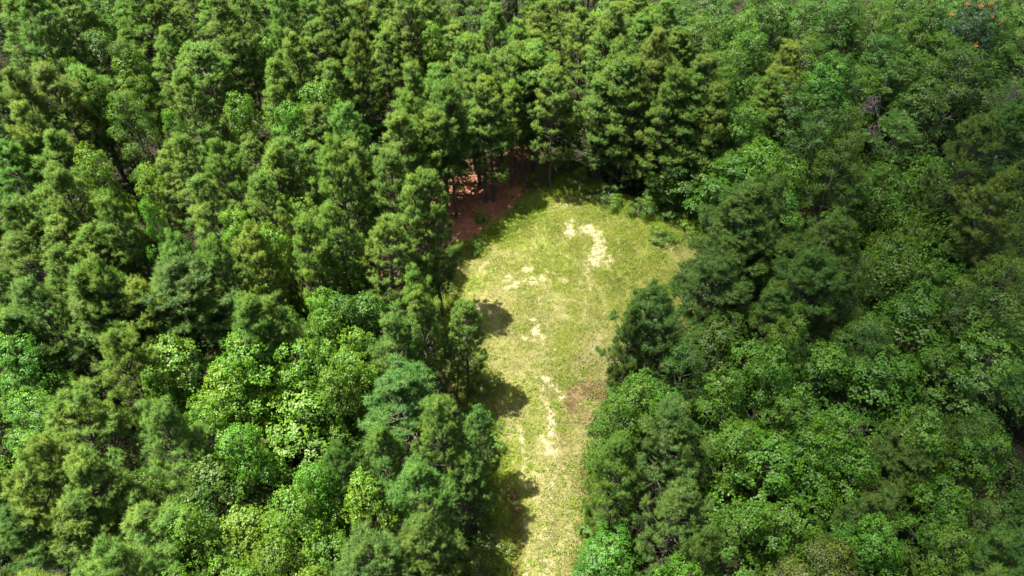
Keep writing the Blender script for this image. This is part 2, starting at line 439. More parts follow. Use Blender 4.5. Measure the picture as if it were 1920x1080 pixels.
# ------------------------------------------------------------------ forest: crown tops read from the photograph (x, y of the top, crown width in photo pixels)
TREES = """
P 20 0 90;P 66 -14 90;P 115 -18 100;B 165 12 70 b;B 207 -22 70 b;P 255 -12 90;P 235 22 60;P 302 3 90;P 352 -8 90;P 400 2 90;P 446 -14 90;B 446 40 60 y
Y 42 42 70 y;B 80 52 60 y;P 18 95 80;P 62 96 80;B 127 112 45 y;D 170 52 80;B 165 122 60;B 240 92 80;P 308 62 80;P 372 84 110;P 425 78 80;Y 218 170 80 y;B 312 205 60 b
B 442 178 75 b;P 140 138 110;P 208 205 90;P 92 128 90;P 38 208 90 y;B 383 240 60;P 28 140 80;P -8 165 90;P 345 150 90;D 215 70 70;Y 250 140 60 y
P 490 -22 80;P 530 -4 80;P 572 -14 80;P 622 -10 80;P 682 -2 80;P 722 -12 80;P 762 -4 80;P 806 -6 80;B 822 16 50 y;B 795 38 60 y;D 893 0 80;P 925 20 70;B 648 24 60 y
B 722 42 55 b;B 498 62 55 b;P 545 70 80;P 590 48 80;P 636 56 70;P 672 66 70;P 755 52 80;P 848 58 80;P 882 78 80;P 950 72 80;P 560 118 80;P 662 116 80;P 612 124 80;P 776 128 80
P 820 140 90;P 868 142 90;B 585 148 85 b;B 535 190 80 b;P 697 157 90;P 640 208 95;P 586 208 95;P 742 205 100;P 838 222 100;P 905 200 90;P 938 112 80;P 712 70 70;P 515 120 80
P 1010 18 80;P 1000 62 80;P 968 44 70;Y 1062 18 60 y;B 1122 12 60 y;P 1152 14 80;P 1190 -8 80;P 1245 8 80;P 1203 36 80;P 1150 52 80;P 1092 32 80;P 1218 72 90;P 1006 88 90;P 1072 78 90
P 1276 62 80;P 1326 100 100;P 1172 112 90;P 1240 122 110;P 1292 150 110;P 1130 142 90;P 1095 175 80;D 1290 12 80;Y 1318 22 90 y;D 1352 -6 90;B 1402 18 80;D 1432 -10 80;B 1424 52 90
B 1375 82 90;B 1372 128 70 b;B 1410 200 90 b;P 1040 130 80;P 985 110 80
D 1462 6 90;D 1495 -8 90;Y 1522 -6 80;D 1602 -16 90;Y 1603 28 90 y;Y 1650 -4 90 y;Y 1705 -14 90 y;Y 1728 34 100 y;B 1758 2 80;F 1792 12 90;Y 1892 28 80 y;B 1862 54 130 y;Y 1776 56 100 y
D 1664 58 90;F 1712 92 110;F 1672 112 110;Y 1522 62 100;Y 1560 88 80;P 1492 92 80 y;B 1556 110 110 b;P 1452 142 80 y;Y 1622 124 90 y;D 1582 96 80;F 1692 208 130;Y 1822 84 140;Y 1882 132 120
P 1905 208 120 d;P 1848 236 100 d;Y 1602 196 80 y;Y 1600 240 90 y;D 1752 150 100;Y 1780 172 110;D 1500 160 110;D 1556 190 100
B 150 284 80 y;P 226 214 100;B 270 300 65 y;P 50 268 90;P 10 272 90;P 96 258 90;P 104 312 90;P 150 362 90;P 94 360 90;P 55 392 90;P 186 372 90;P 232 376 100;P 116 416 95;P 162 442 100;B 190 350 55 b
P 318 328 90;P 345 264 90;P 376 346 95;P 404 280 90;P 432 272 100;P 462 302 90;P 308 284 80;P 252 482 110;P 302 508 120;B 436 394 80 b;P 466 444 90;P 320 466 90;P 396 470 90;P 28 452 100;P 42 508 110
P 16 376 90;B 268 376 55 b;P 86 478 100;P 134 512 110;P 186 500 100
P 540 272 100;P 508 292 90;P 500 332 90;P 580 268 90;P 626 284 90;P 662 270 90;P 722 292 110 n;P 762 352 80;B 560 364 75 b;Y 522 430 90 y;P 530 402 55;P 622 384 90;P 720 414 150 n;P 778 512 100 n
B 612 462 100 y;B 492 430 80 b;B 655 452 80;P 782 232 90;P 828 268 100;P 802 330 90;P 570 420 80
P 1402 372 150 d;P 1352 478 150 d;P 1410 346 100 d;B 1432 268 130 b;B 1392 290 120 b;B 1345 300 90 b;D 1300 270 100;B 1478 300 110
B 1478 342 110 b;P 1462 352 100 d;P 1562 428 125 d;F 1618 312 90;V 1712 322 170;V 1792 326 170;V 1852 362 170;V 1750 384 170;V 1826 424 170;V 1672 340 120;V 1722 416 110 y
V 1700 470 140 y;V 1766 470 150 y;P 1912 332 100 y;Y 1900 484 120 y;P 1532 486 130 d;P 1468 466 100 d;B 1600 420 90;B 1560 400 90;D 1620 480 100
P 54 546 120 d;P 142 552 130;P 340 504 165 d;B 206 580 80 p;P 252 540 110;B 296 636 135;B 450 620 130 b;Y 436 622 50 y;B 416 704 130 y;B 16 620 110 b;B 30 740 115 b;P 130 752 150;P 300 762 120
P 466 560 100;B 262 700 90 b;P 6 590 110;P 400 545 100;P 215 640 100
P 740 590 140 b n;P 784 548 110 n;P 866 570 100 n s;P 752 684 210 b n;P 832 760 140 b n;P 890 776 95 b n s;B 560 640 120 b;B 606 588 90;B 592 544 80 b;B 642 662 100 b;B 552 736 150 y;P 500 560 100;Y 524 580 90 y
B 490 624 100 b;D 684 560 100;B 660 622 90;B 622 694 90;D 640 540 90
P 1226 566 175 d n r;D 1250 610 120;P 1196 600 80 b n;D 1384 566 180;D 1340 604 140;B 1222 700 110;B 1190 724 110;P 1258 778 200 b n;P 1174 836 140 b n;B 1408 644 110 b;B 1352 704 120;B 1262 740 100;D 1300 640 110
P 1462 552 110 d;B 1490 582 100;B 1558 662 140 b;B 1462 654 110 b;D 1622 542 120;B 1752 562 170;Y 1652 602 120;B 1672 682 160;B 1586 782 140 b;B 1884 642 190;B 1886 548 140;B 1808 680 140;B 1492 742 120
B 1742 772 140;D 1560 560 120;D 1820 560 120;D 1560 500 90
B 30 822 120 y;P 92 832 120;P 40 902 130 y;P 152 862 120;P 130 952 140;P 242 962 140;P 312 972 120;P 30 962 120 d;D 382 862 130;B 432 802 110 b;B 334 965 110;B 442 952 130;Y 250 892 100 y;B 360 760 90 y
B 572 882 100 b;B 530 922 120;B 690 892 120 y;B 612 924 110 y;P 782 882 160 b n;P 690 822 130 b n;P 702 1012 150 d;B 512 1002 120;P 782 1000 130 d;P 868 866 115 b n s;P 612 840 90 d;B 600 1010 120
P 1280 932 170 b n;B 1142 1012 110 b;B 1272 1052 110 y;P 1334 1002 140 d n;B 1452 832 170 b;B 1402 962 130;B 1120 1042 100 b;B 1390 800 130;B 1480 960 140
B 1560 832 140 b;B 1620 860 120;P 1722 852 140 d;B 1682 992 150 b;Y 1560 1018 150 o;B 1862 822 130;B 1802 1012 120;P 1892 1002 130 d;D 1872 942 120;B 1800 912 120;D 1852 772 120;P 1660 940 100 d
P 200 1060 150;B 420 1080 150;P 60 1080 150;B 300 1090 150;P 820 1110 160 d;B 560 1110 150;B 1400 1090 150;B 1560 1120 150;B 1760 1110 160;P 1900 1110 160;P 1200 1110 150 d
"""
# trees given by the foot of the trunk (x, y on the ground, width, height)
FEET = """
P 925 378 95 11.0 h;P 857 408 100 11.8 h;P 828 438 90 11 h;P 1003 330 95 11.5 h;P 960 325 90 11.5 h;P 1165 358 100 11.6 l;P 1232 376 125 11.8 l;P 1298 384 120 10.8 l;P 1125 325 95 11.6 l;P 900 345 95 11.2 h;P 778 425 90 11.5;P 838 395 95 11.4;P 960 350 70 9.5 h
"""
trees = []
def add_tree(kind, x, y, h, diam, flags, src):
    trees.append(dict(kind=kind, x=float(x), y=float(y), h=h, d=diam, fl=flags, src=src))
for line in TREES.replace("\n", ";").split(";"):
    w = line.split()
    if len(w) < 4: continue
    k, px, py, wd = w[0], float(w[1]), float(w[2]), float(w[3])
    fl = "".join(w[4:])
    h0 = SPEC[k][3] * random.uniform(0.80, 1.14)
    if k == 'P' and not fl and py < 520 and px < 1250 and random.random() < (.20 if py > 60 else .05): continue
    if 'n' in fl: h0 = SPEC[k][3]
    if 's' in fl: h0 = 8.0
    if k in 'DY' and px > 1280 and not fl and random.random() < .22: continue
    best = None
    for hh in (h0, h0 * .92, h0 * 1.08, h0 * .84, h0 * 1.16, h0 * .75, h0 * .66, h0 * .58, h0 * .5, h0 * .4):
        x, y = ray(px, py, hh)
        if not inside(CLR, x, y): best = (x, y, hh); break
    if best is None: print("in clearing", line); continue
    x, y, hh = best
    dep = project(x, y, hh * .8)[2]
    add_tree(k, x, y, hh, wd * dep / FPX * ((1.12 if 'n' in fl else 1.60) if k == 'P' else (1.16 if px > 1250 and k != 'V' else 1.22)), fl, 'photo')
for line in FEET.replace("\n", ";").split(";"):
    w = line.split()
    if len(w) < 5: continue
    x, y = ray(float(w[1]), float(w[2]))
    dep = project(x, y, 9)[2]
    add_tree(w[0], x, y, float(w[4]), float(w[3]) * dep / FPX * 1.3, 'n' + ''.join(w[5:]), 'foot')
print("digitized", len(trees))

# fill the gaps between the traced crowns
clr_np = CLR + [CLR[0]]
def try_fill(n, mind, hlo, hhi, margin, y0, y1):
    c = 0
    for _ in range(n):
        y = random.uniform(y0, y1)
        half = (y * CP + 36 * SP) * 960 / FPX + margin
        x = random.uniform(-half, half)
        px, py, dep = project(x, y, 9)
        if py > 1200 or py < -120: continue
        if inside(CLR, x, y) or seg_dist(clr_np, np.array(x), np.array(y)) < 1.3: continue
        k_hi = py < 1000
        if any((t['x'] - x) ** 2 + (t['y'] - y) ** 2 < (mind * (.85 if y > 68 else 1) * (1.18 if px > 1250 and k_hi else 1) * (0.8 + 0.1 * t['d'])) ** 2 for t in trees): continue
        left = px < 1250 - max(0, py - 300) * .35
        if px < 720 and 560 < py: k = random.choice('PPBBB')
        elif left: k = random.choice('PPPPPPPB')
        elif py < 420 and px > 1400: k = random.choice('YDDFYB')
        else: k = random.choice('BBDDYP')
        if 1580 < px < 1900 and 290 < py < 500: k = 'V'
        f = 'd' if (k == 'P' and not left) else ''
        h = random.uniform(hlo, hhi)
        if px > 1250 and k != 'V': h *= .68; k = 'D' if k in 'BYP' else k
        if k == 'V': h = 4.2
        add_tree(k, x, y, h, random.uniform(4.2, 5.6), f, 'fill'); c += 1
    return c
NF = print("fill", try_fill(12000, 3.0, 7.8, 10.2, 5.0, 8, 92), len(trees))

def tint_of(kind, fl, px, py):
    j = lambda s: random.gauss(0, s)
    if kind == 'P': c = [1.0, 1.0, 1.0]
    elif kind == 'B': c = [1.0, 1.05, 1.0]
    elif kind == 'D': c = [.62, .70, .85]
    elif kind == 'Y': c = [.80, .84, .8]
    elif kind == 'F': c = [.65, .85, 1.0]
    elif kind == 'V': c = [.72, .80, .8]
    else: c = [1, 1, 1]
    if kind == 'B' and px > 1180: c = [c[0] * .84, c[1] * .90, c[2] * .90]  # right-hand broadleaf crowns tinted darker, shade put into their colour
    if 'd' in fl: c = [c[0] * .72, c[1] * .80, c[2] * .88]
    if 'b' in fl:
        c = [c[0] * .86, c[1] * .94, c[2] * 1.05] if kind == 'P' else [c[0] * 1.0, c[1] * 1.08, c[2] * 1.0]
    if 'y' in fl: c = [c[0] * (1.28 if kind == 'P' else 1.14), c[1] * 1.12, c[2] * 1.0]
    if 'p' in fl: c = [c[0] * 1.4, c[1] * 1.25, c[2] * 2.5]
    if 'r' in fl and kind != 'P': c = [c[0] * 1.3, c[1] * .85, c[2] * 1.0]
    if 'o' in fl: c = [c[0] * 1.35, c[1] * .92, c[2] * 1.2]
    b = 1 + j(.07)
    return (c[0] * b * (1 + j(.08)), c[1] * b, c[2] * b * (1 + j(.08)), 1.0)

def wordnum(n):
    one = "first second third fourth fifth sixth seventh eighth ninth tenth eleventh twelfth thirteenth fourteenth fifteenth sixteenth seventeenth eighteenth nineteenth".split()
    if n <= 19: return one[n - 1]
    tens = {2: "twenty", 3: "thirty", 4: "forty", 5: "fifty", 6: "sixty", 7: "seventy", 8: "eighty", 9: "ninety"}[n // 10]
    return tens[:-1] + "ieth" if n % 10 == 0 else tens + "-" + one[n % 10 - 1]

GROUPS = {'pine_tree': "pines of the planted stand", 'broadleaf_tree': "broadleaf trees among the pines and on the shaded side",
          'feathery_tree': "feathery-leaved trees in the shaded stand", 'vine_mound': "vine-smothered mounds on the shaded side", 'shrub': "shrubs along the clearing edge"}
BANDS = [(0, 22, "nearest"), (22, 28, "second"), (28, 34, "third"), (34, 41, "fourth"), (41, 48, "fifth"), (48, 56, "sixth"), (56, 65, "seventh"), (65, 72, "eighth"), (72, 80, "ninth"), (80, 89, "tenth"), (89, 300, "farthest")]
def describe(t):
    k, fl = t['kind'], t['fl']
    size = "broad" if t['d'] > 5.2 else ("narrow" if t['d'] < 3.6 else ("tall" if t['h'] > 12.4 else ("low" if t['h'] < 9.2 else "full")))
    if k == 'P': col = {'d': "dark green", 'b': "blue-green", 'y': "yellow-green"}.get(next((c for c in fl if c in 'dby'), ''), "mid-green"); noun = "pine"
    elif k == 'B': col = {'b': "bright green", 'y': "lime green", 'p': "pale green"}.get(next((c for c in fl if c in 'byp'), ''), "fresh green"); noun = "broadleaf tree"
    elif k == 'D': col = "dark green"; noun = "broadleaf tree"
    elif k == 'Y': col = {'o': "rusty olive", 'r': "brownish", 'y': "yellow-green"}.get(next((c for c in fl if c in 'ory'), ''), "olive green"); noun = "fine-leaved tree"
    elif k == 'F': col = "deep green"; noun = "feathery tree"
    elif k == 'V': col = "even green"; noun = "vine mound"; size = "rounded"
    else: col = "green"; noun = "shrub"; size = "small"
    return size, col, noun

# order within bands, counted outwards from the clearing, per kind of noun
count = {}
for t in sorted(trees, key=lambda t: abs(t['x'] - 1.5)):
    px, py, dep = project(t['x'], t['y'], t['h'] * .8)
    t['px'], t['py'] = px, py
    band = next(i for i, b in enumerate(BANDS) if b[0] <= t['y'] < b[1])
    side = "left" if t['x'] < 1.5 else "right"
    s_, c_, n_ = describe(t)
    key = (band, side, n_); count[key] = count.get(key, 0) + 1
    where = "track" if t['y'] < 40 else "clearing"
    row = BANDS[band][2]
    if band == 0: tail = "in the nearest row"
    elif row == "farthest": tail = f"in the farthest row"
    else: tail = f"in row {row.replace(chr(32), chr(45))} back" if 0 else f"in the {row} row back"
    t['label'] = f"{s_} {c_} {n_}, {wordnum(count[key])} {'pine' if n_ == 'pine' else 'such'} {side} of the {where} {tail}"
    t['n'] = n_

OVERRIDE = []   # hand-written labels, keyed by the traced crown top
def place(t):
    protos, ph, pr, _, name = SPEC[t['kind']]
    i = random.randrange(8 if t['kind'] == 'P' else len(protos))
    if t['kind'] == 'P' and 'h' in t['fl']: i = 8
    if t['kind'] == 'P' and 'l' in t['fl']: i = 9
    if t['kind'] == 'P' and 'r' in t['fl']: i = 3
    if t['kind'] == 'D': i = random.choice(range(len(protos)))
    trunk, crown, _n = protos[i]
    e = bpy.data.objects.new(name, None); COL.objects.link(e)
    e.empty_display_size = 0.5
    e.location = (t['x'], t['y'], 0)
    s = t['d'] / (2 * pr[i]); sz = t['h'] / ph
    e.scale = (s * random.uniform(.95, 1.05), s * random.uniform(.95, 1.05), sz)
    tl = 0.02 if t['src'] != 'fill' else 0.035
    e.rotation_euler = (random.gauss(0, tl), random.gauss(0, tl), random.uniform(0, 6.283))
    e['label'] = t['label']; e['category'] = 'tree' if name.endswith('tree') else ('vines' if name == 'vine_mound' else 'shrub')
    e['group'] = GROUPS[name]
    a = link("trunk", trunk, e); b = link("crown", crown, e)
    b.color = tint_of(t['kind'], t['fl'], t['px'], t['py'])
    t['obj'] = e
for t in trees: place(t)

# ------------------------------------------------------------------ shrubs along the clearing, single odd plants
SHR = [  # x, y of the foot in photo pixels, height, width (m), tint flag, label
    (1240, 447, 1.1, 2.2, 'y', "low lime green shrub at the top right margin of the clearing"),
    (1292, 442, 1.3, 2.4, 'y', "leafy light green shrub under the layered bright tree right of the clearing"),
    (1328, 470, 1.2, 2.0, 'y', "light green shrub at the right corner of the clearing"),
    (1196, 402, 1.4, 1.8, '', "green shrub in front of the pines at the top right of the clearing"),
    (1150, 388, 1.2, 1.6, '', "small shrub at the foot of the pines right of the clearing's top corner"),
    (1088, 352, 1.6, 2.2, 'o', "rusty orange shrub at the top corner of the clearing"),
    (1112, 372, 1.1, 1.5, 'o', "small russet shrub just below the rusty one at the top corner"),
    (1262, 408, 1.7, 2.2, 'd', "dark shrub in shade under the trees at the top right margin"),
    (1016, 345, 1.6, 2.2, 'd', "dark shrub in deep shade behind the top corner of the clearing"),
    (890, 470, .9, 1.4, '', "small green shrub in the shaded left corner of the clearing"),
    (826, 505, 1.2, 1.8, 'r', "brownish shrub on bare soil at the left corner of the clearing"),
    (838, 548, 1.1, 1.8, 'r', "brown-green shrub at the clearing's left margin below the corner"),
    (878, 700, 1.7, 2.6, 'r', "olive brown shrub left of the track's upper end"),
    (905, 745, 1.8, 2.6, 'r', "dusky olive shrub in shade, second left of the track"),
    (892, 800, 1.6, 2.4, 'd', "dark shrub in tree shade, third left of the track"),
    (915, 850, 1.3, 2.0, '', "green shrub left of the straight pale rut"),
    (1172, 742, 1.9, 2.6, 'b', "bright green shrub beside the reddish dead patch"),
    (1152, 800, 1.6, 2.4, '', "rounded green shrub right of the track below the reddish patch"),
    (1140, 862, 1.4, 2.2, '', "green shrub against the big blue-green pines right of the track"),
    (1118, 1010, 1.5, 2.2, 'b', "bright shrub at the right of the track near the bottom"),
    (925, 1030, 1.2, 2.2, 'r', "olive shrub left of the purple-brown strip near the bottom"),
    (900, 1075, 1.3, 2.4, 'r', "olive brown shrub at the bottom left of the track"),
    (1140, 378, 1.5, 2.2, 'd', "dark green sapling clump at the foot of the pines by the top corner"),
    (1215, 396, 1.9, 2.6, 'd', "dark bushy sapling filling the shade under the top right pines"),
    (1300, 404, 2.2, 2.8, '', "green bushy sapling at the end of the top right pine row"),
    (1345, 420, 2.4, 3.0, 'y', "large light green shrub spreading behind the right corner of the clearing"),
    (1050, 318, 1.9, 2.6, 'd', "dark shrub in the gap between the two pine groups behind the clearing"),
    (985, 352, 1.1, 1.5, '', "green shrub on the red pine straw beside the top corner"),
    (908, 415, .9, 1.3, 'y', "small yellow-green shrub on red soil under the open pines"),
]
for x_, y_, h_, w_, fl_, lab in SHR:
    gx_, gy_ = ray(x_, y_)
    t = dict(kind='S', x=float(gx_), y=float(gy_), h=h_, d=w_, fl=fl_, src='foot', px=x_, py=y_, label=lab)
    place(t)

def thing(name, label, cat, loc, group=None):
    e = bpy.data.objects.new(name, None); COL.objects.link(e); e.location = loc; e.empty_display_size = .5
    e['label'] = label; e['category'] = cat
    if group: e['group'] = group
    return e
def arc_tangle(n_, rad, seed):
    rs = np.random.default_rng(seed); tb = Tubes()
    for _ in range(n_):
        a = rs.random() * 6.28; b_ = a + rs.uniform(1.6, 4.2); h_ = rad * rs.uniform(.5, 1.25)
        u = np.linspace(0, 1, 9)[:, None]
        p0 = np.array([math.cos(a), math.sin(a), 0]) * rad * rs.uniform(.4, 1); p1 = np.array([math.cos(b_), math.sin(b_), 0]) * rad * rs.uniform(.4, 1)
        pts = p0 * (1 - u) + p1 * u + np.array([0, 0, 1.0]) * (4 * u * (1 - u)) * h_ + rs.normal(0, .04, (9, 3)).cumsum(0)
        pts[:, 2] -= rs.uniform(0, .6)
        tb.add(pts, np.linspace(.032, .014, 9), 4)
    return tb
gx_, gy_ = ray(1637, 192, 8.6)
e = thing("dead_vine_tangle", "grey-brown tangle of dead vine stems draped on dark foliage at upper right", "vines", (float(gx_), float(gy_), 8.2))
link("stems", arc_tangle(36, .8, 5).mesh("stems", M_DEAD), e)
link("hanging_twigs", arc_tangle(16, .6, 6).mesh("hanging_twigs", M_DEAD), e).location = (.5, -.5, -1.6)

def bare_tree(seed, H, n_, L0):
    rs = np.random.default_rng(seed); tb = Tubes(); tw = Tubes()
    z = np.linspace(0, H, 7); tx = rs.normal(0, .1, 7).cumsum(); ty = rs.normal(0, .1, 7).cumsum()
    tb.add(np.stack([tx, ty, z], 1), np.linspace(.07, .012, 7), 5)
    for _ in range(n_):
        zb = H * rs.uniform(.4, .98); a = rs.random() * 6.28; L = L0 * rs.uniform(.5, 1)
        p = np.array([np.interp(zb, z, tx), np.interp(zb, z, ty), zb]); pts = [p]
        d = unit(np.array([math.cos(a), math.sin(a), rs.uniform(.3, 1.1)]))
        for k in range(5): d = unit(d + rs.normal(0, .22, 3)); pts.append(pts[-1] + d * L / 5)
        tw.add(np.array(pts), np.linspace(.022, .006, 6), 3)
        for k in range(5):
            q = pts[rs.integers(2, 6)]; dd = unit(d + rs.normal(0, .6, 3)); tw.add(np.stack([q, q + dd * L * .3]), [.009, .004], 3)
    return tb, tw
for (x_, y_, h_, H, n_, L, lab) in [(1478, 1052, 8.5, 8.5, 26, 1.6, "bare dead sapling with pale twigs beside the rusty olive tree at the bottom"),
                                    (1608, 772, 10.2, 10.2, 30, 1.3, "wispy grey bare-twigged tree between green crowns on the right"),
                                    (850, 648, 6.0, 6.5, 26, 1.8, "dead leafless small tree with brown limbs among pines left of the track"),
                                    (838, 428, 4.5, 4.5, 22, 1.2, "small dead tree on red soil at the clearing's left corner"),
                                    (1905, 150, 9.5, 9.5, 30, 1.9, "brown bare-limbed dead tree at the far right edge")]:
    gx_, gy_ = ray(x_, y_, h_)
    a, b = bare_tree(int(x_), H, n_, L)
    e = thing("dead_tree", lab, "tree", (float(gx_), float(gy_), 0), "bare dead trees")
    link("trunk", a.mesh("trunk", M_DEAD), e); link("twigs", b.mesh("twigs", M_DEAD), e)

# dark tree with orange flower heads, upper right corner
gx_, gy_ = ray(1848, 12, 10.5)
t = dict(kind='B', x=float(gx_), y=float(gy_), h=10.8, d=5.6, fl='', src='photo', px=1848, py=12, label="dark teal tree dotted with orange flower heads at the top right corner")
place(t)
for c in t['obj'].children:
    if c.name.startswith("crown"): c.color = (.42, .50, 1.9, 1)
mo, n_o, l_o = new_mat("orange_petals")
o_ = n_o.new("ShaderNodeOutputMaterial"); pb_ = n_o.new("ShaderNodeBsdfPrincipled"); pb_.inputs["Base Color"].default_value = (.42, .16, .06, 1); pb_.inputs["Roughness"].default_value = .7
l_o.new(pb_.outputs[0], o_.inputs[0])
hp = np.array([[0, 0, 0.0]] * 26) + rng.normal(0, .06, (26, 3)) * [1, 1, 1.6]
v, f, _a, _b = rosettes(hp, np.tile([0, 0, 1.0], (26, 1)), 6,   .085, .5, np.full(26, .5), spread=.05)
bm_ = mesh_np("blossom", v, f, mo)
e = t['obj']; sc = e.scale; inv = e.rotation_euler
for k in range(9):
    a = k * 2.4; q = (.2 + .8 * (k + .5) / 9)
    wx_, wy_, wz_ = 2.5 * q * math.cos(a), 2.5 * q * math.sin(a), 10.9 - 2.9 * q ** 2
    ob = link("blossom", bm_, e); ob.location = (wx_ / sc[0], wy_ / sc[1], wz_ / sc[2]); ob.scale = (1 / sc[0], 1 / sc[1], 1 / sc[2])

# ------------------------------------------------------------------ ground sheet with masks
def lines(lo, hi, step, far):
    a = np.arange(lo, hi + 1e-6, step)
    out = [hi + 3, hi + 10, hi + 30, far]; inn = [-far, lo - 30, lo - 10, lo - 3]
    return np.array(inn + list(a) + out)
gx = lines(-16, 20, 0.13, 700); gy = lines(10, 78, 0.13, 700)
def gpt(*pp): return [tuple(float(c) for c in ray(x, y)) for x, y in pp]
RUT = gpt((978, 806), (981, 850), (985, 905), (987, 915))
RUT2 = gpt((982, 975), (990, 1085))
CROSS = gpt((948, 802), (980, 800)); CROSS2 = gpt((948, 905), (1000, 910))
BARE = [  # polyline in photo pixels, half width in metres, strength
    ([(1070, 415), (1064, 440)], .38, 1), ([(1098, 428), (1106, 428)], .45, 1), ([(1118, 442), (1125, 465), (1112, 490)], .5, 1), ([(1146, 478), (1140, 500)], .3, .9),
    ([(1172, 450), (1195, 465)], .22, .6), ([(1094, 490), (1098, 500)], .25, .8), ([(1040, 452), (1055, 445)], .25, .6), ([(1007, 470), (1003, 445), (1004, 410)], .14, .6),
    ([(950, 540), (985, 528), (1020, 520)], .28, .95), ([(946, 524), (985, 508), (1000, 502)], .22, .85), ([(1024, 505), (1045, 518), (1062, 530)], .22, .75), ([(960, 480), (958, 520)], .12, .4),
    ([(1108, 540), (1122, 538)], .25, .8), ([(1210, 545), (1222, 546)], .18, .8), ([(1054, 572), (1058, 580)], .22, .7), ([(1092, 565), (1095, 585), (1088, 605)], .13, .55),
    ([(1002, 598), (1006, 625), (1018, 640)], .32, .95), ([(1000, 640), (975, 628)], .3, .8), ([(1018, 615), (1040, 608)], .2, .6), ([(1020, 655), (1022, 690)], .2, .6), ([(1046, 655), (1057, 668)], .16, .7),
    ([(1003, 702), (1025, 712), (1030, 722)], .3, .95), ([(1030, 712), (1045, 728), (1056, 745)], .26, .95), ([(1022, 728), (1010, 745)], .25, .8), ([(1020, 760), (1032, 775), (1036, 800)], .28, 1),
    ([(1036, 800), (1022, 822), (1030, 845)], .22, .95), ([(1030, 848), (1062, 828)], .14, .9), ([(875, 495), (888, 492)], .25, .7), ([(890, 572), (900, 574)], .2, .8), ([(915, 488), (918, 480)], .15, .7),
    ([(1020, 1060), (1022, 1085)], .2, .7), ([(985, 1000), (990, 1080)], .14, .75), ([(1230, 475), (1262, 490)], .14, .45), ([(1250, 490), (1215, 500)], .2, .35), ([(1080, 560), (1060, 600)], .1, .4),
]
def masks(x, y):
    w1 = fbm(x * 1.3, y * 1.3, 3, 4) - .5; w2 = fbm(x * 1.3 + 40, y * 1.3, 5, 4) - .5
    xx, yy = x + w1 * 1.5, y + w2 * 1.5
    d = seg_dist(clr_np, xx, yy); ins = inside(CLR, xx, yy)
    sd = np.where(ins, d, -d)
    grass = sstep(-1.5, 0.4, sd)
    fine = fbm(x * 4.5, y * 4.5, 9, 4)
    xw, yw = x + (fbm(x * 2.2, y * 2.2, 21, 3) - .5) * .9, y + (fbm(x * 2.2 + 9, y * 2.2, 22, 3) - .5) * .9
    bare = np.zeros_like(x)
    for pts, hw, st in BARE:
        g = gpt(*pts)
        if len(g) < 2: continue
        dd = seg_dist(g, xw, yw)
        bare = np.maximum(bare, st * (1 - sstep(hw * .45, hw * 1.9, dd)))
    bare = .85 * sstep(.42, 1.15, bare * (.05 + 1.05 * fbm(x * 2.6, y * 5.0, 13, 4) + .75 * fbm(x * 8, y * 11, 12, 3)))
    # faint curved wheel marks of vehicles turning in the clearing
    for (cx, cy, rx, st) in [(1005, 560, 3.6, .5), (1000, 575, 5.1, .55), (1120, 520, 4.0, .4), (1130, 500, 5.6, .4), (1050, 470, 4.4, .35)]:
        c = ray(cx, cy); st *= .5; rr = np.hypot(xw * .5 + x * .5 - c[0], (yw * .5 + y * .5 - c[1]) * .85)
        line = np.exp(-((rr - rx) / .16) ** 2)
        bare = np.maximum(bare, st * line * sstep(.42, .62, fbm(x * .9, y * .9, 31 + int(rx * 10), 3)))
    for pts, hw, st in ((RUT, .12, .8), (RUT2, .10, .7), (CROSS, .12, .3), (CROSS2, .18, .4)):
        dd = seg_dist(pts, x + (xw - x) * .35, y + (yw - y) * .2)
        bare = np.maximum(bare, (1 - sstep(hw * .5, hw * 1.6, dd)) * st * sstep(.22, .62, fine))
    # dry thatch: middle of the track and the turning circle
    tr = gpt((1015, 600), (1018, 700), (1025, 800), (1015, 900), (1015, 1000), (1020, 1100))
    dry = .34 * (1 - sstep(.4, 1.5, seg_dist(tr, xw, yw)))
    dry = np.maximum(dry, .5 * (1 - sstep(.6, 2.2, seg_dist(gpt((930, 560), (935, 620), (960, 690)), xw, yw))))
    dry = np.maximum(dry, .42 * sstep(.48, .68, fbm(x * .35, y * .35, 41, 4)))
    dry = np.maximum(dry, .38 * (1 - sstep(.6, 2.2, seg_dist(gpt((1120, 640), (1110, 720), (1090, 860), (1085, 960), (1090, 1100)), xw, yw))))
    ctr = gpt((1008, 600), (1012, 650), (1020, 700), (1030, 760), (1028, 850), (1018, 930), (1015, 1000), (1020, 1085))
    thin = (1 - sstep(.25, 1.0, seg_dist(ctr, xw, yw))) * sstep(.45, .75, .55 * fbm(x * 2.1, y * 2.1, 17, 4) + .5 * fbm(x * 10, y * 10, 18, 2))
    bare = np.maximum(bare, .38 * thin)
    # red-brown dead stems and clay
    red = np.zeros_like(x)
    for pts, hw, st in [([(1075, 745), (1110, 730), (1150, 730)], .7, .95), ([(1068, 752), (1072, 772)], .45, .8), ([(1100, 780), (1115, 810)], .6, .7), ([(955, 915), (965, 960), (962, 1000), (968, 1080)], .42, 1.0),
                        ([(1100, 880), (1095, 1000), (1105, 1090)], .4, .5), ([(945, 905), (1000, 910)], .25, .5), ([(830, 470), (860, 480)], 1.2, .7)]:
        red = np.maximum(red, st * (1 - sstep(hw * .4, hw * 1.8, seg_dist(gpt(*pts), xw, yw))))
    red = .8 * sstep(.30, 1.0, red * (.2 + 1.1 * fine + .35 * fbm(x * 9, y * 9, 14, 2)))
    # pine straw floor reddest by the open stand left of the clearing
    straw = np.clip(1 - seg_dist(gpt((812, 450), (870, 410), (930, 365), (985, 350)), xw, yw) / 5.6, 0, 1) ** .6 * (.25 + 1.3 * fine)
    wet = fbm(x * .55, y * .55, 51, 4)
